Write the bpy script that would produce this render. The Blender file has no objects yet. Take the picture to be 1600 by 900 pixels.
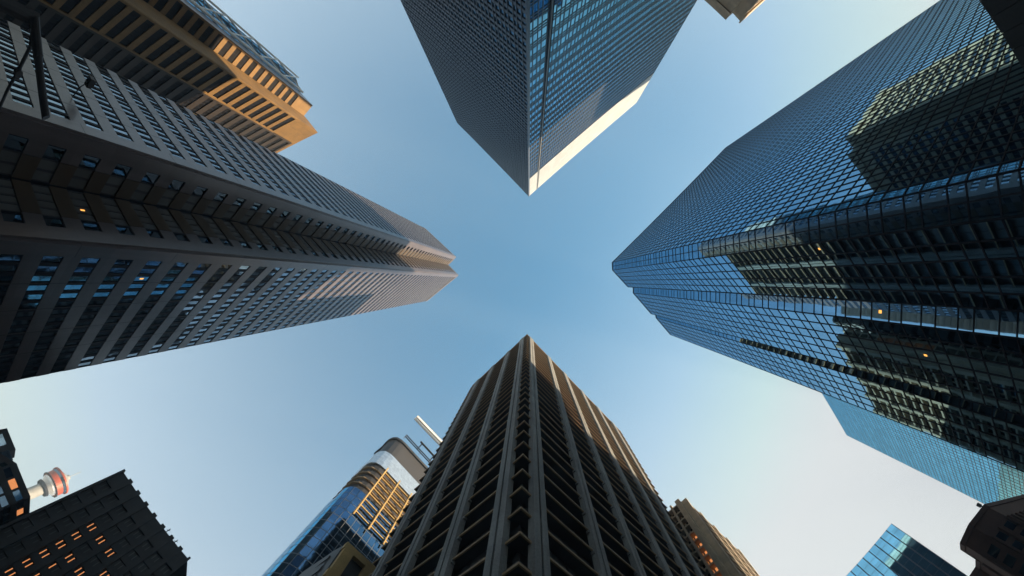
import bpy, math, random
from mathutils import Matrix, Vector
rnd = random.Random(7)
C = bpy.context.scene.collection
# ------------------------------------------------------------------ camera: a wide action-camera lens looking straight up
FPX = 720.0
CAM = Vector((0, 0, 1.6))
def dirc(px, py):
    a = (px-800)/FPX; b = (py-450)/FPX; t = math.hypot(a, b)
    if t < 1e-9: return Vector((0, 0, 1))
    return Vector((math.sin(t)*a/t, math.sin(t)*b/t, math.cos(t)))
Q = dirc(826, 440).rotation_difference(Vector((0, 0, 1))).to_matrix()
QT = Q.transposed()
def at(px, py, H):
    """the ground point of something H metres high that shows at that pixel"""
    d = Q @ dirc(px, py); k = (H-CAM.z)/d.z
    return Vector((d.x*k, d.y*k, 0))
def proj(p):
    d = QT @ (p-CAM).normalized(); t = math.acos(max(-1, min(1, d.z))); s = math.hypot(d.x, d.y) or 1e-9
    return 800+FPX*t*d.x/s, 450+FPX*t*d.y/s
cd = bpy.data.cameras.new('camera'); cam = bpy.data.objects.new('camera', cd); C.objects.link(cam)
M = Matrix((Q@Vector((1,0,0)), Q@Vector((0,-1,0)), Q@Vector((0,0,-1)))).transposed().to_4x4()
M.translation = CAM; cam.matrix_world = M
cd.type = 'PANO'; cd.panorama_type = 'FISHEYE_LENS_POLYNOMIAL'; cd.sensor_width = 36; cd.lens = 16
cd.fisheye_fov = math.pi
for i in range(5): setattr(cd, 'fisheye_polynomial_k%d' % i, 0.0)
cd.fisheye_polynomial_k1 = -1.0/(FPX*36/1600)
cd.clip_start = 0.1; cd.clip_end = 6000
bpy.context.scene.camera = cam

# ------------------------------------------------------------------ materials
def mat(name, col, rough=.5, metal=0, var=0, vscale=.3, speck=0, bump=0, bscale=1, emit=None, estr=0, spec=.5, streak=0, panel=None, pvar=.06):
    m = bpy.data.materials.new(name); m.use_nodes = True; nt = m.node_tree; N = nt.nodes; L = nt.links
    b = N['Principled BSDF']; b.inputs['Base Color'].default_value = (*col, 1)
    b.inputs['Roughness'].default_value = rough; b.inputs['Metallic'].default_value = metal
    b.inputs['Specular IOR Level'].default_value = spec
    if metal == 1: b.inputs['Specular Tint'].default_value = (*[c**.45 for c in col], 1)
    g = N.new('ShaderNodeNewGeometry')
    if var or speck or streak or panel:
        mp = N.new('ShaderNodeMapping'); L.new(g.outputs['Position'], mp.inputs['Vector'])
        last = None
        def mix(fac, c0, c1, prev):
            r = N.new('ShaderNodeMapRange'); L.new(fac, r.inputs['Value'])
            r.inputs['From Min'].default_value = .3; r.inputs['From Max'].default_value = .7
            r.inputs['To Min'].default_value = c0; r.inputs['To Max'].default_value = c1
            if prev is None: return r.outputs['Result']
            mu = N.new('ShaderNodeMath'); mu.operation = 'MULTIPLY'
            L.new(prev, mu.inputs[0]); L.new(r.outputs['Result'], mu.inputs[1]); return mu.outputs[0]
        if var:
            n = N.new('ShaderNodeTexNoise'); n.inputs['Scale'].default_value = vscale; n.inputs['Detail'].default_value = 4
            L.new(mp.outputs[0], n.inputs['Vector']); last = mix(n.outputs['Fac'], 1-var, 1+var, last)
        if speck:
            n = N.new('ShaderNodeTexNoise'); n.inputs['Scale'].default_value = 6; n.inputs['Detail'].default_value = 6
            L.new(mp.outputs[0], n.inputs['Vector']); last = mix(n.outputs['Fac'], 1-speck, 1+speck, last)
        if streak:
            mp2 = N.new('ShaderNodeMapping'); mp2.inputs['Scale'].default_value = (1.3, 1.3, .04)
            L.new(g.outputs['Position'], mp2.inputs['Vector'])
            n = N.new('ShaderNodeTexNoise'); n.inputs['Scale'].default_value = 1; n.inputs['Detail'].default_value = 3
            L.new(mp2.outputs[0], n.inputs['Vector']); last = mix(n.outputs['Fac'], 1-streak, 1+streak, last)
        if panel:                                   # slight colour shift from panel to panel (walls run at 45 degrees)
            rt = N.new('ShaderNodeMapping'); rt.inputs['Rotation'].default_value = (0, 0, math.radians(44)); L.new(g.outputs['Position'], rt.inputs['Vector'])
            sn = N.new('ShaderNodeVectorMath'); sn.operation = 'SNAP'; sn.inputs[1].default_value = panel; L.new(rt.outputs[0], sn.inputs[0])
            wn = N.new('ShaderNodeTexWhiteNoise'); wn.noise_dimensions = '3D'; L.new(sn.outputs[0], wn.inputs['Vector'])
            last = mix(wn.outputs['Value'], 1-pvar*.6, 1+pvar*.6, last)
        vm = N.new('ShaderNodeVectorMath'); vm.operation = 'SCALE'; vm.inputs[0].default_value = col
        L.new(last, vm.inputs['Scale']); L.new(vm.outputs[0], b.inputs['Base Color'])
    if bump:
        n = N.new('ShaderNodeTexNoise'); n.inputs['Scale'].default_value = bscale; n.inputs['Detail'].default_value = 1.5
        L.new(g.outputs['Position'], n.inputs['Vector'])
        bp = N.new('ShaderNodeBump'); bp.inputs['Strength'].default_value = 1; bp.inputs['Distance'].default_value = bump
        L.new(n.outputs['Fac'], bp.inputs['Height']); L.new(bp.outputs[0], b.inputs['Normal'])
    if emit:
        b.inputs['Emission Color'].default_value = (*emit, 1); b.inputs['Emission Strength'].default_value = estr
    return m
GL_BLUE  = mat('blue_mirror_glass', (.25,.45,.63), .02, 1, var=.06, vscale=.25, bump=.004, bscale=.35, panel=(2.0,2.0,4.06), pvar=0.1)
GL_TEAL  = mat('teal_mirror_glass', (.20,.40,.56), .03, 1, var=.08, vscale=.25, bump=.004, bscale=.4, panel=(1.8,1.8,3.96), pvar=0.18)
GL_DARK  = mat('dark_tinted_glass', (.13,.20,.27), .04, 1, var=.1, vscale=.25, bump=.008, bscale=.5, panel=(1.8,1.8,3.96), pvar=0.2)
GL_SMOKE = mat('smoked_glass', (.27,.34,.40), .04, 1, var=.12, vscale=.4, bump=.008, bscale=.6, panel=(1.05,1.05,3.98), pvar=0.3)
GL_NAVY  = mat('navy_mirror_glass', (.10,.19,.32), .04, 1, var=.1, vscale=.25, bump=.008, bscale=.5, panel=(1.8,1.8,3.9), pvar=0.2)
FRAMEL   = mat('light_grey_aluminium', (.16,.18,.20), .45, .3, var=.1)
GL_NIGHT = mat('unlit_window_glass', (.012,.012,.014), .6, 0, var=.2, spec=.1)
SHADE_BLACK   = mat('shade_black_stone', (.012,.011,.011), .8, 0, var=.2, spec=.1)  # near-black colour puts shade into the added slab
GOLDC_SHADE    = mat('shaded_honey_sandstone', (.035,.026,.02), .7, 0, var=.2, speck=.1)  # cast shade on the gold tower's lower wall, put into the stone colour
GL_BLACK = mat('black_bronze_glass', (.15,.152,.155), .25, 0, var=.15)
BRONZE   = mat('dark_bronze_panel', (.085,.06,.04), .5, 0, var=.15)
GL_BRIGHT = mat('turquoise_mirror_glass', (.30,.66,.85), .04, 1, var=.08, vscale=.2, bump=.004, bscale=.4, panel=(2.6,2.6,3.6), pvar=.15)
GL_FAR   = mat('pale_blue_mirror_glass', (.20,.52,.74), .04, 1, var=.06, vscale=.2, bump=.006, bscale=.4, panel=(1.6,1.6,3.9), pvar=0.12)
ALU      = mat('dark_anodised_aluminium', (.016,.02,.032), .7, 0, var=.2, spec=.2)
ALU2     = mat('grey_blue_aluminium', (.07,.085,.11), .4, .4, var=.2)
GRANITE  = mat('polished_pink_granite', (.135,.115,.118), .3, 0, spec=.5, var=.08, vscale=.15, speck=.05, streak=.10, panel=(3.1,3.1,3.98), pvar=0.12)
CONC     = mat('ribbed_grey_concrete', (.30,.31,.305), .85, 0, var=.12, vscale=.2, speck=.15, streak=.12, bump=.01, bscale=8, panel=(40,40,3.54), pvar=0.12)
SOFFIT   = mat('brown_bronze_panel', (.11,.103,.10), .6, 0, var=.2, vscale=.3)
LIP      = mat('concrete_slab_edge', (.50,.35,.20), .8, 0, var=.12, speck=.1)
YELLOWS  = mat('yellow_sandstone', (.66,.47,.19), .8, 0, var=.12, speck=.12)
GOLDC    = mat('honey_sandstone', (.205,.118,.038), .75, 0, var=.12, vscale=.2, speck=.12, streak=.08, panel=(2.6,2.6,2.0), pvar=0.12)
BEIGE    = mat('beige_precast_concrete', (.50,.40,.28), .8, 0, var=.12, speck=.12, streak=.1, panel=(2.6,2.6,1.6), pvar=0.12)
DARKP    = mat('charcoal_stone_panel', (.06,.06,.06), .55, 0, var=.2, speck=.1, streak=.1)
SLATE    = mat('near_black_slate_panel', (.04,.036,.036), .6, 0, var=.25, speck=.15, streak=.15)
BROWN    = mat('dark_brown_brick', (.085,.05,.04), .75, 0, var=.2, speck=.2, streak=.1)
WHITE    = mat('white_painted_metal', (.78,.78,.76), .4, 0, var=.06)
METALB   = mat('ribbed_silver_cladding', (.80,.80,.80), .34, .85, var=.15, vscale=.8, bump=.03, bscale=1.4)
RED      = mat('red_painted_cladding', (.33,.05,.015), .5, 0, var=.1)
CREAM    = mat('cream_precast_panel', (.42,.47,.51), .55, 0, var=.05, streak=.05, panel=(3,3,3.05), pvar=0.08)
LITW     = mat('lamp_lit_window', (.2,.12,.06), .4, 0, emit=(1,.36,.12), estr=.28, var=.3, vscale=1.2)
LITW2    = mat('warm_room_lamp', (.3,.2,.1), .4, 0, emit=(1,.42,.08), estr=.6)
ASPH     = mat('asphalt', (.05,.05,.052), .9, 0, var=.2, speck=.3)
PAVE     = mat('concrete_pavement', (.30,.29,.28), .85, 0, var=.12, speck=.15)
PAINT    = mat('road_paint', (.75,.75,.72), .6, 0, var=.1)
ROOFM    = mat('grey_roof_membrane', (.16,.16,.16), .9)
BLACKM   = mat('black_steel', (.05,.05,.055), .6)

# ------------------------------------------------------------------ mesh building
class MB:
    def __init__(s): s.v = []; s.f = []; s.mi = []; s.ms = []
    def m(s, x):
        if x not in s.ms: s.ms.append(x)
        return s.ms.index(x)
    def face(s, pts, m):
        i = len(s.v); s.v += [tuple(p) for p in pts]; s.f.append(tuple(range(i, i+len(pts)))); s.mi.append(s.m(m))
    def hexa(s, p, m):
        i = len(s.v); s.v += [tuple(q) for q in p]; k = s.m(m)
        for f in ((0,3,2,1),(4,5,6,7),(0,1,5,4),(1,2,6,5),(2,3,7,6),(3,0,4,7)):
            s.f.append(tuple(i+a for a in f)); s.mi.append(k)
    def bar(s, a, b, r, m, n=6):
        a = Vector(a); b = Vector(b); d = (b-a).normalized()
        x = d.orthogonal().normalized(); y = d.cross(x); i = len(s.v); k = s.m(m)
        for p in (a, b):
            for j in range(n):
                t = 2*math.pi*j/n; s.v.append(tuple(p + (x*math.cos(t)+y*math.sin(t))*r))
        for j in range(n):
            s.f.append((i+j, i+(j+1)%n, i+n+(j+1)%n, i+n+j)); s.mi.append(k)
        s.f.append(tuple(i+j for j in range(n))[::-1]); s.mi.append(k)
        s.f.append(tuple(i+n+j for j in range(n))); s.mi.append(k)
    def prism(s, poly, z0, z1, m, cap=None):
        n = len(poly)
        for i in range(n):
            a = poly[i]; b = poly[(i+1) % n]
            s.face([(a[0],a[1],z0),(b[0],b[1],z0),(b[0],b[1],z1),(a[0],a[1],z1)], m)
        s.face([(p[0],p[1],z1) for p in poly], cap or m)
        s.face([(p[0],p[1],z0) for p in reversed(poly)], cap or m)
    def lathe(s, c, prof, m, n=40):
        i = len(s.v)
        for (r, z) in prof:
            for j in range(n):
                t = 2*math.pi*j/n; s.v.append((c[0]+r*math.cos(t), c[1]+r*math.sin(t), z))
        for q in range(len(prof)-1):
            for j in range(n):
                s.f.append((i+q*n+j, i+q*n+(j+1)%n, i+(q+1)*n+(j+1)%n, i+(q+1)*n+j)); s.mi.append(s.m(m))
    def build(s, name, parent=None):
        me = bpy.data.meshes.new(name)
        off = parent.location if parent is not None else Vector((0,0,0))
        me.from_pydata([(p[0]-off.x, p[1]-off.y, p[2]-off.z) for p in s.v], [], s.f)
        for x in s.ms:
            if x: me.materials.append(x)
        me.polygons.foreach_set('material_index', s.mi); me.update()
        o = bpy.data.objects.new(name, me); C.objects.link(o)
        if parent is not None: o.parent = parent
        return o
def tag(o, label=None, cat=None, group=None, kind=None):
    for k, v in (('label',label),('category',cat),('group',group),('kind',kind)):
        if v: o[k] = v
    return o
def thing(name, label, cat, loc, group=None):
    o = bpy.data.objects.new(name, None); C.objects.link(o); o.location = loc; o.empty_display_size = 2
    return tag(o, label, cat, group)

class Wall:
    """one vertical face of a building: u along it, z up, o outwards"""
    def __init__(s, a, b, centre):
        s.a = Vector((a[0],a[1],0)); s.b = Vector((b[0],b[1],0)); d = s.b-s.a; s.L = d.length; s.u = d.normalized()
        n = Vector((s.u.y, -s.u.x, 0))
        if n.dot(s.a - Vector((centre[0],centre[1],0))) < 0: n = -n
        s.n = n
    def p(s, u, z, o=0): q = s.a + s.u*u + s.n*o; return Vector((q.x, q.y, z))
    def box(s, mb, u0, u1, z0, z1, o0, o1, m):
        P = s.p
        mb.hexa([P(u0,z0,o0),P(u1,z0,o0),P(u1,z0,o1),P(u0,z0,o1),P(u0,z1,o0),P(u1,z1,o0),P(u1,z1,o1),P(u0,z1,o1)], m)
class Tower:
    def __init__(s, name, label, cat, poly, H, group=None):
        s.poly = [Vector((p[0],p[1],0)) for p in poly]; s.H = H
        c = sum(s.poly, Vector())/len(poly); s.c = c
        s.root = thing(name, label, cat, (c.x, c.y, 0), group); s.panes = []; s.boxes = {}
    def core(s, m, cap=ROOFM, z0=0, poly=None, H=None, name='core_wall'):
        mb = MB(); mb.prism(poly or s.poly, z0, H or s.H, m, cap); return mb.build(name, s.root)
    def wall(s, i, j=None, centre=None):
        j = (i+1) % len(s.poly) if j is None else j
        return Wall(s.poly[i], s.poly[j], centre or s.c)
    def pane(s, w, u0, u1, z0, z1, o, m, jit=.004):
        du = rnd.uniform(-jit, jit)*(u1-u0); dz = rnd.uniform(-jit, jit)*(z1-z0)
        s.panes.append((
            [w.p(u0,z0,o-du-dz), w.p(u1,z0,o+du-dz), w.p(u1,z1,o+du+dz), w.p(u0,z1,o-du+dz)], m, w.n))
    def part(s, name, w, *a):
        s.boxes.setdefault(name, []).append((w, a))
    def finish(s, name='window_pane', keep=100):
        def area(p):
            q = p[0]; mid = (q[0]+q[2])/2
            if (CAM-mid).dot(p[2]) <= 0: return 0
            x, y = proj(mid)
            if not (-200 < x < 1800 and -200 < y < 1100): return 0
            P = [proj(k) for k in q]
            return abs(sum(P[i][0]*P[(i+1)%4][1]-P[(i+1)%4][0]*P[i][1] for i in range(4)))/2
        for nm, L in s.boxes.items():
            def key(e):
                w, (u0,u1,z0,z1,o0,o1,m) = e
                return area(([w.p(u0,z0,o1), w.p(u1,z0,o1), w.p(u1,z1,o1), w.p(u0,z1,o1)], m, w.n))
            L = sorted(L, key=lambda e: -key(e))
            for w, a in L[:100]:
                mb = MB(); w.box(mb, *a); mb.build(nm, s.root)
            if L[100:]:
                mb = MB()
                for w, a in L[100:]: w.box(mb, *a)
                mb.build(nm, s.root)['kind'] = 'stuff'
        ar = sorted(range(len(s.panes)), key=lambda i: -area(s.panes[i]))
        for i in ar[:keep]:
            if len(ar) > keep or area(s.panes[i]) > 0:
                mb = MB(); mb.face(s.panes[i][0], s.panes[i][1]); mb.build(name, s.root)
        rest = ar[keep:]
        if rest:
            mb = MB()
            for i in rest: mb.face(s.panes[i][0], s.panes[i][1])
            mb.build(name, s.root)['kind'] = 'stuff'

def curtain(t, w, z0, z1, floor, rows, cols, glass, frame, mw=.10, md=.09, hz=.12, hd=None, jit=.004, odd=None):
    """curtain wall: rows = relative heights in one floor, cols = repeating column widths"""
    hd = md if hd is None else hd
    us = [0]; k = 0
    tot = w.L; n = max(1, round(tot/(sum(cols)/len(cols))))
    seq = [cols[i % len(cols)] for i in range(n)]; sc = tot/sum(seq)
    for c in seq: us.append(us[-1]+c*sc)
    nf = max(1, round((z1-z0)/floor)); fh = (z1-z0)/nf; zs = [z0]; sr = sum(rows)
    for f in range(nf):
        for r in rows: zs.append(zs[-1]+fh*r/sr)
    mb = MB()
    for u in us: w.box(mb, max(u-mw/2,0), min(u+mw/2,tot), z0, z1, 0, md, frame)
    for z in zs: w.box(mb, 0, tot, max(z-hz/2,z0), min(z+hz/2,z1), 0, hd-.004, frame)
    mb.build('mullion_grid', t.root)
    for i in range(len(us)-1):
        for j in range(len(zs)-1):
            g = glass if not odd else odd(i, j, glass)
            t.pane(w, us[i]+mw/2, us[i+1]-mw/2, zs[j]+hz/2, zs[j+1]-hz/2, .03, g, jit)

def bands(t, w, z0, z1, floor, frac, pitch, pf, stone, glass, back, u0=0, u1=None, proud=.22, pier=0, recess=.0, lit=None, jit=.004, top=None):
    """stone spandrel bands with ribbon windows between them"""
    u1 = w.L if u1 is None else u1
    nf = max(1, round((z1-z0)/floor)); fh = (z1-z0)/nf; mb = MB()
    for f in range(nf+1):
        a = z0+f*fh-fh*frac/2; b = a+fh*frac
        t.part('spandrel_band', w, u0+pier, u1-pier, max(a,z0), min(b,z1), 0, proud, stone)
    if pier:
        w.box(mb, u0, u0+pier, z0, z1, 0, proud+.02, stone); w.box(mb, u1-pier, u1, z0, z1, 0, proud+.02, stone)
    if top: w.box(mb, u0-.0, u1+.0, z1-top, z1+.6, 0, proud+.06, stone)
    if mb.v: mb.build('corner_pier', t.root)
    n = max(1, round((u1-u0-2*pier)/pitch)); pw = (u1-u0-2*pier)/n; fr = MB()
    for i in range(n+1):
        u = u0+pier+i*pw; g = pw*(1-pf)/2
        w.box(fr, max(u-g,u0+pier), min(u+g,u1-pier), z0, z1, 0, .10, back)
    fr.build('window_frame', t.root)
    for i in range(n):
        for f in range(nf):
            a = z0+f*fh+fh*frac/2; b = z0+(f+1)*fh-fh*frac/2; u = u0+pier+i*pw; g = pw*(1-pf)/2
            m = glass
            if lit and lit(i, f, n, nf): m = LITW
            t.pane(w, u+g, u+pw-g, a, b, .04, m, jit)

def parapet(t, h=1.2, thick=.4, m=GRANITE, out=.1, poly=None, H=None):
    mb = MB(); P = poly or t.poly; H = H or t.H; c = sum(P, Vector())/len(P)
    for i in range(len(P)):
        w = Wall(P[i], P[(i+1) % len(P)], c); w.box(mb, -.0, w.L, H-h*.3, H+h*.7, -thick, out, m)
    return mb.build('roof_parapet', t.root)

# ================================================================== the left granite tower
H = 215
P = [at(*p, H) for p in ((663.3,356.7),(711.7,401.7),(699.6,413.9),(715.7,430),(666.7,470),(612,425))]
t = Tower('office_tower', 'tall pale granite office tower with a notched corner and ribbon windows', 'office tower', P, H)
t.core(ALU)
cc = (t.c.x, t.c.y)
fl = 215/54
w = Wall(P[1], P[0], cc); bands(t, w, 4, 212, fl, .46, 1.15, .64, GRANITE, GL_SMOKE, ALU, u0=1.6, u1=w.L, pier=0, proud=.13)
for W_ in (w,):
    mb = MB()
    for k in range(1, int(W_.L/3.4)): W_.box(mb, 1.6+k*3.45-.03, 1.6+k*3.45+.03, 4, 212, 0, .136, BLACKM)
    for k in range(1, 18): W_.box(mb, 0, 1.6, k*12-.03, k*12+.03, 0, .264, BLACKM)
    mb.build('panel_joint', t.root)
mb = MB(); w.box(mb, 0, 1.6, 0, 215.5, 0, .26, GRANITE); w.box(mb, 1.6, w.L, 212, 215.5, 0, .26, GRANITE)
w2 = Wall(P[3], P[4], cc); bands(t, w2, 4, 212, fl, .48, 1.1, .64, GRANITE, GL_SMOKE, ALU, u0=1.3, u1=w2.L, proud=.13)
mj = MB()
for k in range(1, int(w2.L/3.3)): w2.box(mj, 1.3+k*3.3-.03, 1.3+k*3.3+.03, 4, 212, 0, .136, BLACKM)
for k in range(1, 18): w2.box(mj, 0, 1.3, k*12-.03, k*12+.03, 0, .264, BLACKM)
mj.build('panel_joint', t.root)
w2.box(mb, 0, 1.3, 0, 215.5, 0, .26, GRANITE); w2.box(mb, 1.3, w2.L, 212, 215.5, 0, .26, GRANITE)
mid = (P[1]+P[3])/2
w3 = Wall(P[1], P[2], tuple(P[0])[:2]); w3.n = Vector((w3.u.y, -w3.u.x, 0)); 
if w3.n.dot(Vector((1,1,0))) < 0: w3.n = -w3.n
bands(t, w3, 4, 212, fl, .5, 1.05, .8, BRONZE, GL_BLACK, BLACKM, u0=2.75, u1=w3.L-.3, proud=.2)
bands(t, w3, 4, 212, fl, .5, 1.3, .8, GRANITE, GL_SMOKE, ALU, u0=1.4, u1=2.7, proud=.2)
w3.box(mb, 0, 1.4, 0, 215.5, 0, .22, GRANITE); w3.box(mb, 1.4, w3.L-.3, 212, 215.5, 0, .22, BRONZE)
w4 = Wall(P[3], P[2], (0,0)); w4.n = Vector((w4.u.y, -w4.u.x, 0))
if w4.n.dot(Vector((1,-1,0))) < 0: w4.n = -w4.n
bands(t, w4, 4, 212, fl, .5, 1.05, .8, BRONZE, GL_BLACK, BLACKM, u0=2.75, u1=w4.L-.3, proud=.2)
bands(t, w4, 4, 212, fl, .5, 1.3, .8, GRANITE, GL_SMOKE, ALU, u0=1.4, u1=2.7, proud=.2)
w4.box(mb, 0, 1.4, 0, 215.5, 0, .22, GRANITE); w4.box(mb, 1.4, w4.L-.3, 212, 215.5, 0, .22, BRONZE)
mb.build('corner_pier', t.root)
def light_up(t, spots, m, size=.5):
    for x, y in spots:
        best = min(range(len(t.panes)), key=lambda i: (lambda q: (q[0]-x)**2+(q[1]-y)**2 + (1e6 if (CAM-t.panes[i][0][0]).dot(t.panes[i][2]) < 0 else 0))(proj((t.panes[i][0][0]+t.panes[i][0][2])/2)))
        q, g, n = t.panes[best]; c_ = (q[0]+q[2])/2 + n*.01
        mb = MB(); mb.face([c_+(k-c_)*size for k in q], m); mb.build('lit_lamp', t.root)
light_up(t, ((135,323),(228,438)), LITW2, .25)
t.finish()
def on_wall(w, x, y):
    best = None
    for i in range(0, int(w.L*4)):
        for z in range(8, 120):
            q = proj(w.p(i/4, z/2, .3)); e = (q[0]-x)**2+(q[1]-y)**2
            if best is None or e < best[0]: best = (e, i/4, z/2)
    return best[1:]
u_, z_ = on_wall(w, 114, 150); q0 = w.p(u_, z_, .3)
root = thing('wall_lamp', 'dark floodlight on a bent arm fixed to the granite tower at the upper left', 'lamp', q0)
mb = MB(); mb.bar(w.p(u_,z_,.25), w.p(u_,z_+.2,1.3), .07, BLACKM); mb.bar(w.p(u_,z_+.2,1.3), w.p(u_+.5,z_+1.0,1.8), .07, BLACKM); mb.build('bent_arm', root)
mb = MB(); w.box(mb, u_+.1, u_+1.0, z_+.9, z_+1.5, 1.4, 2.3, BLACKM); w.box(mb, u_+.2, u_+.9, z_+1.5, z_+1.7, 1.5, 2.2, BLACKM); mb.build('lamp_head', root)
# dark steel limbs of a street sculpture in front of the granite tower
j_ = at(54,30,9.6); g0 = Vector((j_.x, j_.y, 0))
root = thing('steel_sculpture', 'dark forked steel limbs crossing in front of the granite tower at the left edge', 'sculpture', g0)
def up3(x, y, h): q = at(x, y, h); return (q.x, q.y, h)
mb = MB(); mb.bar((j_.x,j_.y,0), (j_.x,j_.y,9.7), .3, BLACKM, 12); mb.build('trunk', root)
mb = MB(); mb.bar(up3(54,30,9.5), up3(60,90,10.1), .23, BLACKM, 12); mb.bar(up3(60,90,10.1), up3(72,184,10.9), .19, BLACKM, 12); mb.build('limb', root)
mb = MB(); a_ = [up3(54,34,9.6), up3(48,72,10.0), up3(28,112,10.2), up3(12,140,10.3), up3(-4,176,10.4), up3(-40,250,10.6)]
for k in range(5): mb.bar(a_[k], a_[k+1], .12-.008*k, BLACKM, 10)
mb.bar(up3(27,110,10.2), up3(30,117,10.25), .2, BLACKM, 10); mb.build('limb', root)

# ================================================================== the right stepped glass tower
H = 134
px = ((1135,230),(957,410),(957.5,422),(981.7,448.3),(990,449),(990,458),(1018.3,490.7),(1025,491.3),(1026,497),(1048.3,523.3))
P = [at(*p, H) for p in px]
back = [P[-1]+Vector((26,-26,0)), P[0]+Vector((22,22,0))]
t = Tower('glass_tower', 'blue mirror glass tower with stepped corners and a dark diamond grid of mullions', 'office tower', P+back, H)
t.core(ALU)
RC = (t.c.x, t.c.y)
for i in range(9):
    w = t.wall(i)
    curtain(t, w, 0, H-.4, H/33, (.6,.4), (1.0,) if i == 0 else (1.3,), GL_BLUE, ALU, mw=.105, md=.08, hz=.14, jit=.0008)
parapet(t, 1.0, .5, ALU, .1)
light_up(t, ((1283,393),(1387,487),(1446,562)), LITW2, .18)
t.finish()

# ================================================================== the top glass tower
H = 182
px = ((715,192),(826,306),(994,160),(1003,127))
P = [at(*p, H) for p in px]; P.append(at(890,70,H))
t = Tower('glass_tower', 'slate blue glass tower whose sharp corner points straight down from the top edge', 'office tower', P, H)
t.core(ALU)
fl = H/46
w = t.wall(1); curtain(t, w, 0, 152, fl, (.62,.20,.18), (.95,.95,.8,1.1,.7), GL_TEAL, ALU2, mw=.13, md=.10, hz=.22, jit=.003)
for k in range(10): t.part('cream_band', w, 0, w.L, 152.2+k*3.05, 152.2+k*3.05+2.25, 0, .16, CREAM)
mb = MB(); w.box(mb, 4.1, 4.35, 0, H+.2, .10, .34, FRAMEL); w.box(mb, 4.55, 4.65, 0, H+.2, .10, .3, ALU); mb.build('cleaning_rail', t.root)
w = t.wall(0); curtain(t, w, 0, H, fl, (.42,.58), (.95,.95,.8,1.1,.7), GL_DARK, ALU2, mw=.14, md=.22, hz=.9, hd=.16, jit=.003)
w = t.wall(2); curtain(t, w, 0, H, fl, (.6,.4), (1.2,), GL_DARK, ALU2, mw=.2, md=.14, hz=.5)
w = t.wall(1); mb = MB(); w.box(mb, -.25, .25, 0, H+.4, -.1, .25, ALU2); mb.build('corner_trim', t.root)
parapet(t, .8, .5, ALU2, .08)
t.finish()

# ================================================================== the bottom concrete tower
H = 138
A = at(737.5,602.5,H); B = at(823.6,522,H); D = at(971,675,H)
uL = (A-B).normalized(); uR = (D-B).normalized()
E_ = A+(D-B)
inn = lambda p, a, b: p + (uL*a if False else uL*a) + uR*b
# glazed inner core is set back behind the slab edges
r = 1.25
core = [A+uR*r-uL*r, B+uL*r+uR*r, D+uL*r-uR*r, E_-uL*r-uR*r]
t = Tower('apartment_tower', 'ribbed concrete tower with deep dark floors between pale vertical piers at the bottom', 'tower block', [A,B,D,E_], H)
t.core(SOFFIT, poly=core)
nf = 39; fl = H/nf
cw = (t.c.x, t.c.y)
wl = Wall(core[1], core[0], cw); wr = Wall(core[1], core[2], cw)
for w in (wl, wr):
    n = round(w.L/1.7); pw = w.L/n; fr = MB()
    for i in range(n+1): w.box(fr, max(0,i*pw-.07), min(w.L,i*pw+.07), 0, H, 0, .08, BLACKM)
    fr.build('window_frame', t.root)
    for i in range(n):
        for f in range(nf):
            m = GL_BLACK
            t.pane(w, i*pw+.08, (i+1)*pw-.08, f*fl+.75, (f+1)*fl-.35, .03, m)
ext = [A+uL*.9, B, D+uR*.9, E_+uL*.9+uR*.9]
for f in range(1, nf+1):
    mb = MB(); z = f*fl; s = .3
    o = [A+uL*1.0+uR*s, B+uL*s+uR*s, D+uR*1.0+uL*s, E_+uL*1.0+uR*1.0]
    mb.prism(o, z-.55, z, SOFFIT)
    wA = Wall(o[1], o[0], cw); wB = Wall(o[1], o[2], cw)
    wA.box(mb, 0, wA.L, z-.62, z-.36, 0, .13, LIP); wB.box(mb, -.13, wB.L, z-.62, z-.36, 0, .131, LIP)
    mb.build('floor_slab', t.root)
WL = Wall(B, A, cw); WR = Wall(B, D, cw)
def pier(W, u, wd=1.4, first=False):
    mb = MB(); W.box(mb, u-wd/2, u-.1, 0, H+.9, -.5, .1, CONC); W.box(mb, u+.1, u+wd/2, 0, H+.9, -.5, .1, CONC)
    W.box(mb, u-.1, u+.1, 0, H+.7, -.45, -.12, CONC)
    for f in range(1, nf):                                   # corbels where the slab edges meet the pier
        z = f*fl; W.box(mb, u+wd/2, u+wd/2+.16, z-1.0, z-.62, -.45, -.1, CONC); first or W.box(mb, u-wd/2-.16, u-wd/2, z-1.0, z-.62, -.45, -.1, CONC)
    mb.build('pier', t.root)
def uof(W, x, y): return (at(x, y, H)-W.a).dot(W.u)
for x, y in ((815,527.5),(793.8,548.8),(768.8,571),(746,592.5)): pier(WL, uof(WL, x, y)+.3, first=(x == 815))
for x, y in ((831.5,526.5),(858.8,555),(883.8,581),(911,608.8),(935,635),(958.8,658.8)): pier(WR, uof(WR, x, y)+.3, first=(x == 831.5))
mb = MB()
for W in (WL, WR): W.box(mb, 0, W.L, H, H+.5, -.5, -.02 if W is WL else -.03, LIP)
mb.build('roof_parapet', t.root)
t.finish()

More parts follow.
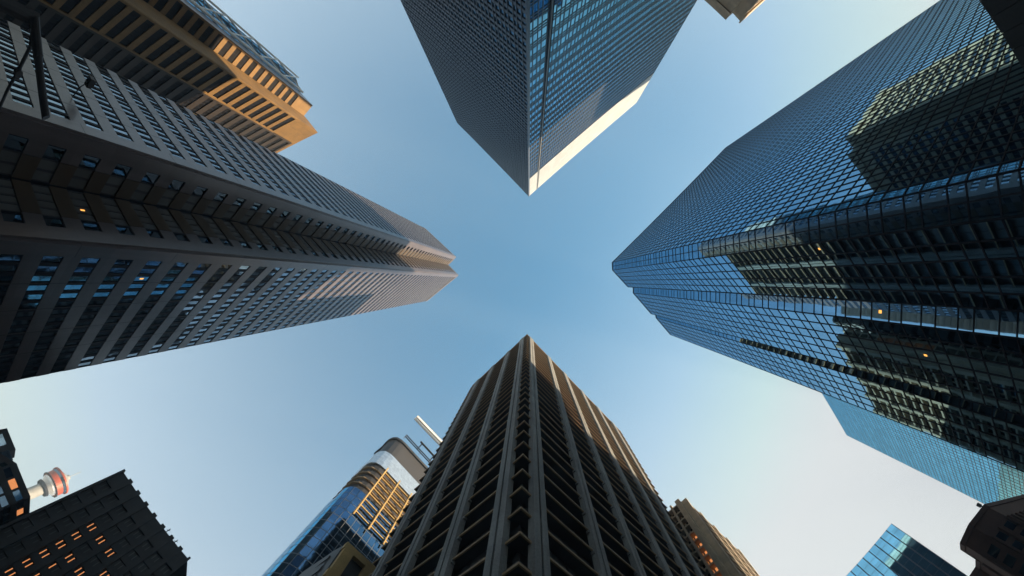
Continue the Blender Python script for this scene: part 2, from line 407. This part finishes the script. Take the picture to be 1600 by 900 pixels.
# ================================================================== gold tower, top left
H = 130
p1 = [at(*p, H) for p in ((463,123),(470,146),(488.3,165),(471.7,185))]
bl1 = p1 + [p1[3]+Vector((-30,-12,0)), p1[0]+Vector((-34,-8,0))]
q = [at(*p, H) for p in ((476.2,181.8),(496.7,207.3),(436.7,237.3))]
q.append(q[2]+(q[2]-q[1])*1.3)
bl2 = [q[0],q[1],q[3], q[3]+Vector((-10,-20,0)), q[0]+Vector((-26,-10,0))]
t = Tower('office_tower', 'honey coloured stone tower in two stacks of short windows catching the sun', 'office tower', bl1, H)
t.core(GOLDC); t.core(GOLDC, poly=bl2, name='lower_block_wall')
c1 = sum(bl1, Vector())/6; c2 = sum(bl2, Vector())/5
w = Wall(bl1[2], bl1[3], c1); bands(t, w, 0, 121, 4.0, .42, 1.3, .92, GOLDC, GL_NIGHT, ALU, pier=.4, proud=.35)
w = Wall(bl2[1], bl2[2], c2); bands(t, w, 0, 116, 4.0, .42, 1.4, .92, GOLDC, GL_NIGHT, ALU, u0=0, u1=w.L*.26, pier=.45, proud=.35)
bands(t, w, 0, 128, 4.0, .5, 1.4, .9, GOLDC_SHADE, GL_NIGHT, ALU, u0=w.L*.26, u1=w.L, pier=.5, proud=.36)  # darker stone paints the shadowed part of this wall
# glazed flank with its white diagonal bracing
w = Wall(bl1[1], bl1[0], c1); curtain(t, w, 0, H-1, 4.0, (1,), (1.6,), GL_TEAL, ALU2, mw=.25, md=.1, hz=.5)
mb = MB(); n = 9; hh = H/n; ww = w.L
for i in range(n):
    a, b = (0, ww) if i % 2 else (ww, 0)
    mb.bar(w.p(a, i*hh, .8), w.p(b, (i+1)*hh, .8), .22, WHITE); mb.bar(w.p(b, i*hh, .8), w.p(a, (i+1)*hh, .8), .22, WHITE)
mb.bar(w.p(0,0,.8), w.p(0,H,.8), .4, WHITE); mb.bar(w.p(ww,0,.8), w.p(ww,H,.8), .3, WHITE)
mb.build('diagonal_bracing', t.root)
w = Wall(bl1[2], bl1[1], c1); mb = MB(); w.box(mb, 0, w.L, 0, H+.2, 0, .1, GRANITE); mb.build('side_wall', t.root)
t.finish(keep=80)

# ================================================================== small tower at the top edge
H = 120
P = [at(*p, H) for p in ((1050,-50),(1137,27.7),(1145,20.6),(1156,32.7),(1225,-30),(1200,-90))]
t = Tower('office_tower', 'beige stone tower whose double corner peeks in at the top edge', 'office tower', P, H)
t.core(BEIGE)
w = t.wall(0); bands(t, w, 0, 112, 4, .45, 1.6, .85, BEIGE, GL_DARK, BLACKM, pier=2.0, proud=.3)
w = t.wall(3); bands(t, w, 0, 113, 4, .45, 1.6, .85, BEIGE, GL_DARK, BLACKM, pier=2.5, proud=.3)
mb = MB(); w = t.wall(0); w.box(mb, 0, w.L, 117, 121, 0, .5, BEIGE); w = t.wall(3); w.box(mb, 0, w.L, 117, 121, 0, .5, BEIGE); mb.build('cornice', t.root)
t.finish(keep=40)

# ================================================================== second glass tower, right, behind the stepped one
H = 165
P = [at(1250,560,H), at(1323,680,H)]
P += [P[1]+Vector((60,22,0)), P[0]+Vector((60,-30,0))]
t = Tower('glass_tower', 'pale blue gridded glass slab emerging from behind the stepped tower at the right', 'office tower', P, H)
t.core(ALU2)
w = t.wall(0); curtain(t, w, 0, H, 3.9, (.6,.4), (1.5,), GL_FAR, ALU2, mw=.20, md=.06, hz=.3, jit=.003)
w = t.wall(1); curtain(t, w, 0, H, 3.9, (.6,.4), (1.8,), GL_FAR, ALU2, mw=.22, md=.06, hz=.3, jit=.003)
t.finish()

# ================================================================== glass tower, bottom right
H = 92
P = [at(*p, H) for p in ((1393,818),(1290,933))]
P = [P[0], P[1], P[1]+Vector((50,33,0)), P[0]+Vector((60,42,0))]
t = Tower('glass_tower', 'turquoise glass tower rising to a point at the bottom right', 'office tower', P, H)
t.core(ALU2)
w = t.wall(0); curtain(t, w, 0, H, 3.6, (1,), (2.6,), GL_BRIGHT, ALU2, mw=.30, md=.05, hz=.10, jit=.003)
t.finish(keep=100)

# ================================================================== brown block, bottom right corner
H = 45
P = [at(*p, H) for p in ((1625,770),(1543,792),(1519,823),(1506,851),(1507,861),(1530,876),(1530,888),(1512,915),(1560,960),(1680,930))]
t = Tower('brick_building', 'dark brown brick building with chamfered roofline in the bottom right corner', 'building', P, H)
t.core(BROWN)
for i in (0,1,2,4,6):
    w = t.wall(i); mb = MB(); n = max(1, int(w.L/1.8))
    for k in range(n+1): w.box(mb, max(0,k*w.L/n-.25), min(w.L,k*w.L/n+.25), 0, H-5, 0, .35, BROWN)
    mb.build('brick_rib', t.root)
    for k in range(n):
        for f in range(10): t.pane(w, (k+.25)*w.L/n, (k+.75)*w.L/n, f*4+1, f*4+3.4, .03, GL_DARK)
parapet(t, 1.4, .5, BROWN, .2)
t.finish(keep=40)
o = at(1541,794,47.2); q = at(1531,790,47.2)
mb = MB(); mb.bar((o.x,o.y,44),(o.x,o.y,47.3),.12,BLACKM); mb.bar((o.x,o.y,47.2),(q.x,q.y,47.2),.14,BLACKM); mb.bar((q.x,q.y,46.9),(q.x,q.y,47.9),.35,BLACKM)
tag(mb.build('roof_camera'), 'small dark camera arm sticking out from the roof of the brown brick building', 'camera')

# ================================================================== beige balcony block behind the concrete tower
H = 100
P = [at(*p, H) for p in ((1045,804),(1066,786),(1152,868))]
P += [P[2]+Vector((-14,16,0)), P[0]+Vector((8,10,0))]
P = [P[0],P[1],P[2],P[3]]
t = Tower('apartment_building', 'beige apartment block with open dark balconies behind the right flank of the concrete tower', 'apartment block', P, H)
t.core(BEIGE)
w = Wall(P[1], P[0], (t.c.x,t.c.y)); mb = MB()
for f in range(30):
    z = H-1.4-f*3.2
    t.part('balcony_slab', w, 1.2, w.L, z, z+.5, 0, 1.4, BEIGE)
    for k in range(3):
        u = 1.4+k*(w.L-1.6)/3; t.pane(w, u, u+(w.L-1.6)/3-.4, z-2.5, z-.1, .03, LITW if (k < 2 and 3 < f < 10) else GL_DARK)
mb = MB(); w.box(mb, 0, 1.2, 0, H+.6, 0, 1.5, BEIGE); w.box(mb, w.L*.55, w.L*.55+.5, 0, H+.6, 0, 1.45, BEIGE); mb.build('corner_pier', t.root)
w = t.wall(1); mb = MB()
for f in range(30):
    z = H-1.4-f*3.2; t.part('balcony_slab', w, 1.2, w.L, z, z+.6, 0, 1.3, BEIGE)
    for k in range(6):
        u = 1.4+k*(w.L-1.6)/6; t.pane(w, u, u+(w.L-1.6)/6-.5, z-2.5, z-.1, .03, GL_DARK)
mb = MB()
for k in range(5): u = 0+k*(w.L-1)/4; w.box(mb, u, u+.9, 0, H+.8, 0, 1.45, BEIGE)
mb.build('corner_pier', t.root)
t.finish(keep=60)

# ================================================================== curved glass tower, bottom left
H = 150
pts = [(586,706),(597.5,696.5),(603,690),(608,685.6),(614,683),(621,683),(628,687),(634,692.5),(720,784)]
P = [at(*p, H) for p in pts]
ctr = P[4]+Vector((8,22,0))
P.append(P[-1]+Vector((-22,24,0)))
t = Tower('glass_tower', 'glass tower with a rounded corner and silver crown behind the concrete tower', 'office tower', P, H)
cx = sum(P, Vector())/len(P)
def shrink(k): return [cx+(p-cx)*k for p in P]
t.core(ALU2, H=108); t.core(BLACKM, poly=shrink(.93), z0=108, H=150, name='recessed_floors')
for i in range(8):
    w = Wall(P[i], P[i+1], cx)
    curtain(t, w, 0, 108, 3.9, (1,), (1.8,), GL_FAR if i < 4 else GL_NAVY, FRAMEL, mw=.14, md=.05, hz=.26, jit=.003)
for k in range(4):
    mb = MB(); mb.prism(P, 111+k*3.7, 111.5+k*3.7, LIP); mb.build('floor_slab', t.root)
mb = MB(); mb.prism(P, 126, 136, METALB); mb.build('silver_crown', t.root)
mb = MB(); mb.prism(shrink(1.0), 148.6, 150, BLACKM); mb.build('roof_rim', t.root)
w = Wall(P[7], P[8], cx); mb = MB()
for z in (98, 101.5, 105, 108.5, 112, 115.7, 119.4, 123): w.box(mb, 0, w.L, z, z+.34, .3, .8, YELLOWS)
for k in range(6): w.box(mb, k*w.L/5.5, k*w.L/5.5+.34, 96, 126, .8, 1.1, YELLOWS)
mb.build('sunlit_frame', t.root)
w = Wall(P[6], P[8], cx); mb = MB()
for k in range(2): mb.bar(w.p(0,151.5+k*1.6,1.2), w.p(w.L,151.5+k*1.6,1.2), .22, BLACKM)
for k in range(5): mb.bar(w.p(k*w.L/4,149.5,1.2), w.p(k*w.L/4,153.4,1.2), .12, BLACKM)
mb.bar(w.p(5,153.4,3.4), w.p(14,153.4,3.4), .4, BLACKM); mb.bar(w.p(6,151,1.2), w.p(6,153.4,3.4), .2, BLACKM); mb.bar(w.p(12,151,1.2), w.p(12,153.4,3.4), .2, BLACKM)
mb.build('roof_rail', t.root)
t.finish(keep=100)

# crane behind the concrete tower
H = 175
a = at(650,652,H); m_ = at(704,708,H)
d = (a-m_).normalized(); s = Vector((-d.y,d.x,0)); mb = MB()
L_ = (a-m_).length
def lattice(mb, p, q, side, up, r, n, m):
    c = [p+side*i*r+up*j*r for i in (-1,1) for j in (-1,1)]; v = q-p
    for k in c: mb.bar(k, k+v, .22, m, 4)
    for i in range(n):
        a0 = i/n; a1 = (i+1)/n
        for (x, y) in ((0,1),(1,3),(3,2),(2,0)): mb.bar(c[x]+v*a0, c[y]+v*a1, .14, m, 4)
base = Vector((m_.x,m_.y,0))
root = thing('tower_crane', 'white crane jib reaching out from behind the concrete tower', 'crane', base)
lattice(mb, m_+Vector((0,0,H))-d*8, a+Vector((0,0,H)), s, Vector((0,0,1)), .75, 26, WHITE)
w = Wall(m_-d*8, a, m_+s); mb2 = MB(); w.box(mb2, 0, w.L, H-.25, H+.2, -1.75+1, -1.0+1, WHITE)
mb.build('jib', root); mb2.build('jib_walkway', root)
mb = MB(); lattice(mb, Vector((m_.x,m_.y,0)), Vector((m_.x,m_.y,H)), Vector((1,0,0)), Vector((0,1,0)), .9, 40, WHITE); mb.build('mast', root)

# ================================================================== sunlit stone frame low at the bottom
H = 60
P = [at(*p, H) for p in ((440,925),(475,892),(524,859),(537,852),(577,887),(625,930))]
t = Tower('stone_building', 'low dark building with a sunlit yellow stone roof frame at the bottom edge', 'building', P, H)
t.core(DARKP)
w = Wall(P[3], P[5], t.c); mb = MB()
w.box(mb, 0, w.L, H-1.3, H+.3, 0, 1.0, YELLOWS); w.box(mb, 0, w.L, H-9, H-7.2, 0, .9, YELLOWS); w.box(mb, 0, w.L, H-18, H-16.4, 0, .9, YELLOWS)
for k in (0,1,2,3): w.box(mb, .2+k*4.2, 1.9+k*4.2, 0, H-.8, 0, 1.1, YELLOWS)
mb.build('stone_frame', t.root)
w = Wall(P[2], P[0], t.c); bands(t, w, 0, H-2, 3.6, .4, 1.6, .8, DARKP, GL_DARK, BLACKM)
w = Wall(P[3], P[5], t.c)
for k in range(4):
    for f in range(12): t.pane(w, 2.2+k*4.2, 4.0+k*4.2, 3+f*4, 6+f*4, .05, GL_DARK)
t.finish(keep=40)

# ================================================================== dark slab with lit windows, bottom left
H = 60
P = [at(*p, H) for p in ((189,737.3),(293,876.8))]
P += [P[1]+Vector((-14,34,0)), P[0]+Vector((-80,38,0))]
t = Tower('office_building', 'dark flat fronted office building with a few amber lit windows at the bottom left', 'office building', P, H)
t.core(SLATE)
w = t.wall(0); n = 8; pw = w.L/n; mb = MB()
for i in range(n+1): w.box(mb, max(0,i*pw-.45), min(w.L,i*pw+.45), 0, H+.7, 0, .8, SLATE)
mb.build('pier', t.root)
mb = MB()
for f in range(14): t.part('spandrel_band', w, 0, w.L, f*4-.9, f*4+.9, 0, .3, SLATE)
w.box(mb, 0, w.L, 55.2, H+.2, 0, .5, SLATE); mb.build('roof_band', t.root)
LT = {(2,11),(2,10),(2,9),(2,8),(2,7),(2,6),(2,5),(3,11),(4,11),(3,9),(4,9),(3,7),(5,10),(4,8)}
for i in range(n):
    for f in range(14):
        for k in range(2):
            u = i*pw+.6+k*(pw-1.2)/2
            lit = (i, f) in LT or (rnd.random() < .12 and f < 10 and 1 < i < 6)
            t.pane(w, u+.3, u+(pw-1.2)/2-.3, f*4+1.1, f*4+2.9, .05, LITW if lit else GL_BLACK)
t.finish(keep=100)
for j, (x, y) in enumerate(((258,828),(264,836),(268,842),(274,848))):
    mb = MB(); p = at(x, y, 64); hh = (60.8, 61.8, 61.2, 61.5)[j]
    c_ = P[0]+(P[1]-P[0])*(.62+.06*j)+Vector((-.6,.4,0))
    mb.bar((c_.x,c_.y,60), (c_.x,c_.y,hh+.7), .08, BLACKM); mb.bar((c_.x-.5,c_.y,hh), (c_.x+.5,c_.y,hh), .07, BLACKM)
    tag(mb.build('roof_antenna'), 'thin dark antenna on the roof edge of the dark office building', 'antenna', 'antennas on the dark office roof')

# far left dark block
H = 45
P = [at(*p, H) for p in ((-30,690),(17,718),(26,724),(47.6,775.7),(46,808))]
P += [P[-1]+Vector((-40,30,0)), P[0]+Vector((-50,10,0))]
t = Tower('office_building', 'dark stepped building with a boxy rooftop room at the far left edge', 'office building', P, H)
t.core(SLATE)
for i in (1,2,3):
    w = t.wall(i); bands(t, w, 0, H-1, 4, .5, 2.2, .8, SLATE, GL_DARK, BLACKM, lit=(lambda i,f,n,nf: i == 1 and f == nf-1))
up = [at(*p, 52) for p in ((-30,676),(11,669),(24.5,702),(22.5,715),(-20,730))]
t.core(SLATE, poly=up, z0=43, H=52, name='rooftop_room')
w = Wall(up[1], up[2], sum(up, Vector())/5)
for k in range(3): t.pane(w, 1+k*4, 3.6+k*4, 46, 50, .04, GL_SMOKE)
t.finish(keep=40)

# ================================================================== observation tower
c = at(85, 755, 1.6+365/math.tan(1.118)); c = c.normalized()*365
t0 = thing('observation_tower', 'slender concrete observation tower with a round red and white pod on top', 'observation tower', (c.x, c.y, 0))
def lat(name, prof, m, n=40):
    mb = MB(); mb.lathe(c, [(r*.88, z) for r, z in prof], m, n); return mb.build(name, t0)
lat('shaft', [(6,0),(5,90),(4.6,168)], CONC)
lat('collar', [(4.6,165),(7,165.5),(7.4,168),(5,168.6)], ALU)
lat('lower_flare', [(5,168),(8.6,172.5),(9.2,174.5)], METALB)
lat('red_drum', [(9.2,174.4),(10.2,174.5),(10.6,181.5),(9.8,181.6)], RED)
lat('window_band', [(9.9,181.5),(10.9,184.2)], GL_DARK)
lat('upper_rim', [(10.9,184.2),(11.8,184.4),(11.8,186.2),(8,187),(0,187)], RED)
lat('lower_rim', [(10.2,174.2),(11,174.4),(11,175.2),(10.3,175.3)], ALU)
lat('roof_dome', [(8,187),(7.2,189),(4,192),(2.2,193),(2,195),(0,195)], CONC)
mb = MB(); mb.bar((c.x,c.y,194),(c.x,c.y,208),.22,CONC); mb.build('mast', t0)

# ================================================================== dark panelled canopy block at the top right
H = 14
P = [at(*p, H) for p in ((1475,-75),(1521.7,0),(1600,125),(1660,225))]
P = [P[0], P[3]]
rad = ((P[0]+P[1])/2).normalized()
P += [P[1]+rad*22, P[0]+rad*22]
t = Tower('entrance_block', 'low dark panelled block jutting in at the top right corner', 'building', P, H)
t.core(DARKP, z0=6.5, name='core_wall')
w = t.wall(0); mb = MB(); n = 12; pw = w.L/n
for i in range(n):
    for (a, b) in ((6.6,9.2),(9.25,11.6),(11.65,14.1)): w.box(mb, i*pw+.02, (i+1)*pw-.02, a, b, 0, .1, DARKP)
mb.build('stone_panel', t.root)
mb = MB()
for i in range(7):
    for j in range(5):
        u0 = w.L*i/7; o0 = -22*(j+1)/5
        w.box(mb, u0+.04, u0+w.L/7-.04, 6.38, 6.495, o0+.04, o0+22/5-.04, DARKP)
mb.build('soffit_panel', t.root)
for i in (0.5, 3.5, 6.5):
    mb = MB(); q = w.p(w.L*i/7, 0, -6); mb.bar((q.x,q.y,0),(q.x,q.y,6.4), .45, DARKP, 16); mb.build('column', t.root)

# ================================================================== the rest of downtown mirrored in the glass, plus unseen blocks added as shadow casters
def block(name, label, poly, H, stone, fl=4, frac=.5):
    t = Tower(name, label, 'building', [Vector((x, y, 0)) for x, y in poly], H); t.core(stone)
    for i in range(len(poly)):
        w = t.wall(i)
        if (CAM-w.p(w.L/2, 0)).dot(w.n) < -40: continue
        nf = int(H/fl)
        for f in range(nf): t.part('spandrel_band', w, 0, w.L, f*fl, f*fl+fl*frac, 0, .3, stone)
        for f in range(nf): t.pane(w, 0, w.L, f*fl+fl*frac, f*fl+fl, .04, GL_NIGHT)
    parapet(t, 1, .4, stone, .32); t.finish(keep=60)
block('office_tower', 'added very tall slender shadow caster hidden behind the stepped glass tower', [(200,58),(232,66),(232,84),(200,73)], 250, DARKP)  # unseen tower added along the sun rays to shade the granite tower
block('office_tower', 'added broad tall shadow casting slab hidden behind the stepped glass tower', [(130,-62),(152,-56),(150,-14),(128,-18)], 201, DARKP)  # unseen slab added to block sun from the top glass tower
block('office_tower', 'added tall shadow caster far behind the pale gridded glass slab', [(295,100),(322,108),(320,146),(293,138)], 225, DARKP)  # unseen, added to shade the right face of the concrete tower
block('office_building', 'added mid rise shadow caster tucked behind the ribbed concrete tower', [(-22,56),(-6,58),(2,72),(-18,70)], 100, DARKP)  # unseen, added to keep sun off the dark building at bottom left
block('office_building', 'added unseen dark block behind the right flank of the ribbed concrete tower', [(14,64),(33,59.5),(37,74),(18,80)], 112, DARKP)  # unseen block added for shadows and dark reflections
block('office_tower', 'added unseen black slab for dark reflections directly behind the granite tower', [(-125,-25),(-125,20),(-165,24),(-165,-30)], 232, SHADE_BLACK)  # unseen, added to darken what the stepped tower's chamfer mirrors
block('office_building', 'broad dark office building up the street beyond the top right', [(72,-118),(108,-84),(150,-112),(105,-155)], 34, DARKP)
block('office_tower', 'added dark tower for reflections hidden behind the round cornered glass tower', [(-42,90),(-82,93.5),(-98,150),(-40,135)], 145, DARKP)  # unseen, added so the granite tower's lower windows mirror something dark
block('office_building', 'dark office building down the street beyond the bottom right', [(74,100),(104,78),(130,115),(100,140)], 70, DARKP)
block('office_building', 'dark office building up the street beyond the top left', [(-18,-150),(-60,-118),(-90,-160),(-40,-190)], 88, DARKP)
# ================================================================== ground, roads, pavements
def structure(name, mb): o = mb.build(name); o['kind'] = 'structure'; return o
mb = MB(); mb.face([(-2500,-2500,0),(2500,-2500,0),(2500,2500,0),(-2500,2500,0)], PAVE); structure('ground', mb)
def strip(c0, d, half, L_, z, m, off=0):
    n = Vector((-d.y,d.x,0)); a = c0+n*off
    return [a-d*L_-n*half+Vector((0,0,z)), a+d*L_-n*half+Vector((0,0,z)), a+d*L_+n*half+Vector((0,0,z)), a-d*L_+n*half+Vector((0,0,z))], m
d1 = Vector((1,1,0)).normalized(); d2 = Vector((1,-1,0)).normalized(); o_ = Vector((2,-3,0))
mb = MB(); mb.face(*strip(o_, d1, 7, 900, .004, ASPH)); structure('road', mb)
mb = MB(); mb.face(*strip(o_, d2, 7, 900, .008, ASPH)); structure('road', mb)
mb = MB()
for d in (d1, d2):
    for k in list(range(-60,-2))+list(range(3,61)):
        mb.face(*strip(o_+d*k*9, d, .08, 2, .012, PAINT))
structure('road_markings', mb)
for sx in (-1,1):
    for sy in (-1,1):
        mb = MB(); a = o_+d1*sx*7+d2*sy*7
        q = [a, a+d1*sx*5, a+d1*sx*5+d2*sy*300, a+d2*sy*300]; mb.prism(q, .0, .13, PAVE)
        q = [a+d1*sx*5, a+d1*sx*300, a+d1*sx*300+d2*sy*5, a+d1*sx*5+d2*sy*5]; mb.prism(q, .0, .131, PAVE)
        structure('pavement', mb)

# ================================================================== city air
mb = MB(); mb.prism([Vector((-1200,-1200,0)),Vector((1200,-1200,0)),Vector((1200,1200,0)),Vector((-1200,1200,0))], -1, 262, None)
hz_ = mb.build('haze'); hz_['kind'] = 'stuff'; hz_.data.materials.clear()
hm = bpy.data.materials.new('haze'); hm.use_nodes = True; hn = hm.node_tree.nodes; hn.remove(hn['Principled BSDF'])
pv = hn.new('ShaderNodeVolumePrincipled'); pv.inputs['Density'].default_value = .0007; pv.inputs['Color'].default_value = (.66,.86,1,1)
pv.inputs['Anisotropy'].default_value = 0
hm.node_tree.links.new(pv.outputs[0], hn['Material Output'].inputs['Volume']); hz_.data.materials.append(hm)

# ================================================================== light
AZ = 18; EL = 26
sd = Vector((math.cos(math.radians(AZ))*math.cos(math.radians(EL)), math.sin(math.radians(AZ))*math.cos(math.radians(EL)), math.sin(math.radians(EL))))
sl = bpy.data.lights.new('sun', 'SUN'); sl.energy = 5; sl.angle = math.radians(.5); sl.color = (1, .76, .50)
so = bpy.data.objects.new('sun', sl); C.objects.link(so); so.rotation_euler = sd.to_track_quat('Z','Y').to_euler()
w = bpy.data.worlds.new('World'); bpy.context.scene.world = w; w.use_nodes = True; nt = w.node_tree
bg = nt.nodes['Background']; sk = nt.nodes.new('ShaderNodeTexSky'); sk.sky_type = 'NISHITA'; sk.sun_disc = False
sk.sun_elevation = math.radians(EL); sk.sun_rotation = math.pi/2-math.radians(AZ)
sk.altitude = 1000; sk.air_density = 1.0; sk.dust_density = 2.5; sk.ozone_density = 1.5
# hazy air: the sky pales towards the horizon and towards the low sun
tint = nt.nodes.new('ShaderNodeVectorMath'); tint.operation = 'MULTIPLY'; tint.inputs[1].default_value = (.80,1.40,1.29)
nt.links.new(sk.outputs[0], tint.inputs[0])
tc = nt.nodes.new('ShaderNodeTexCoord'); sep = nt.nodes.new('ShaderNodeSeparateXYZ'); nt.links.new(tc.outputs['Generated'], sep.inputs[0])
def mth(op, a, b=None, clamp=False):
    n = nt.nodes.new('ShaderNodeMath'); n.operation = op; n.use_clamp = clamp
    for k, v in enumerate((a, b)):
        if v is None: continue
        if isinstance(v, (int, float)): n.inputs[k].default_value = v
        else: nt.links.new(v, n.inputs[k])
    return n.outputs[0]
up_ = mth('SUBTRACT', 1.0, mth('MAXIMUM', sep.outputs['Z'], 0.0))
dt = nt.nodes.new('ShaderNodeVectorMath'); dt.operation = 'DOT_PRODUCT'; nt.links.new(tc.outputs['Generated'], dt.inputs[0])
dt.inputs[1].default_value = (math.cos(math.radians(38)), math.sin(math.radians(38)), 0)
fwd = mth('POWER', mth('MAXIMUM', dt.outputs['Value'], 0.0), 1.6)
fac = mth('ADD', mth('MULTIPLY', up_, 1.25), mth('MULTIPLY', fwd, 1.15), True)
hz = nt.nodes.new('ShaderNodeMix'); hz.data_type = 'RGBA'; nt.links.new(fac, hz.inputs['Factor'])
mn = nt.nodes.new('ShaderNodeVectorMath'); mn.operation = 'MINIMUM'; mn.inputs[1].default_value = (3.12,3.26,3.36)
nt.links.new(tint.outputs[0], mn.inputs[0]); nt.links.new(mn.outputs[0], hz.inputs['A']); hz.inputs['B'].default_value = (3.12, 3.26, 3.36, 1)
nt.links.new(hz.outputs['Result'], bg.inputs[0]); bg.inputs[1].default_value = .092
sc = bpy.context.scene
sc.view_settings.view_transform = 'Standard'; sc.view_settings.look = 'None'; sc.view_settings.gamma = 1; sc.view_settings.exposure = 1.5
sc.render.engine = 'CYCLES'; sc.cycles.use_denoising = True; sc.cycles.max_bounces = 8; sc.cycles.glossy_bounces = 5; sc.cycles.diffuse_bounces = 3
sc.cycles.caustics_reflective = False; sc.cycles.caustics_refractive = False; sc.cycles.sample_clamp_indirect = 6
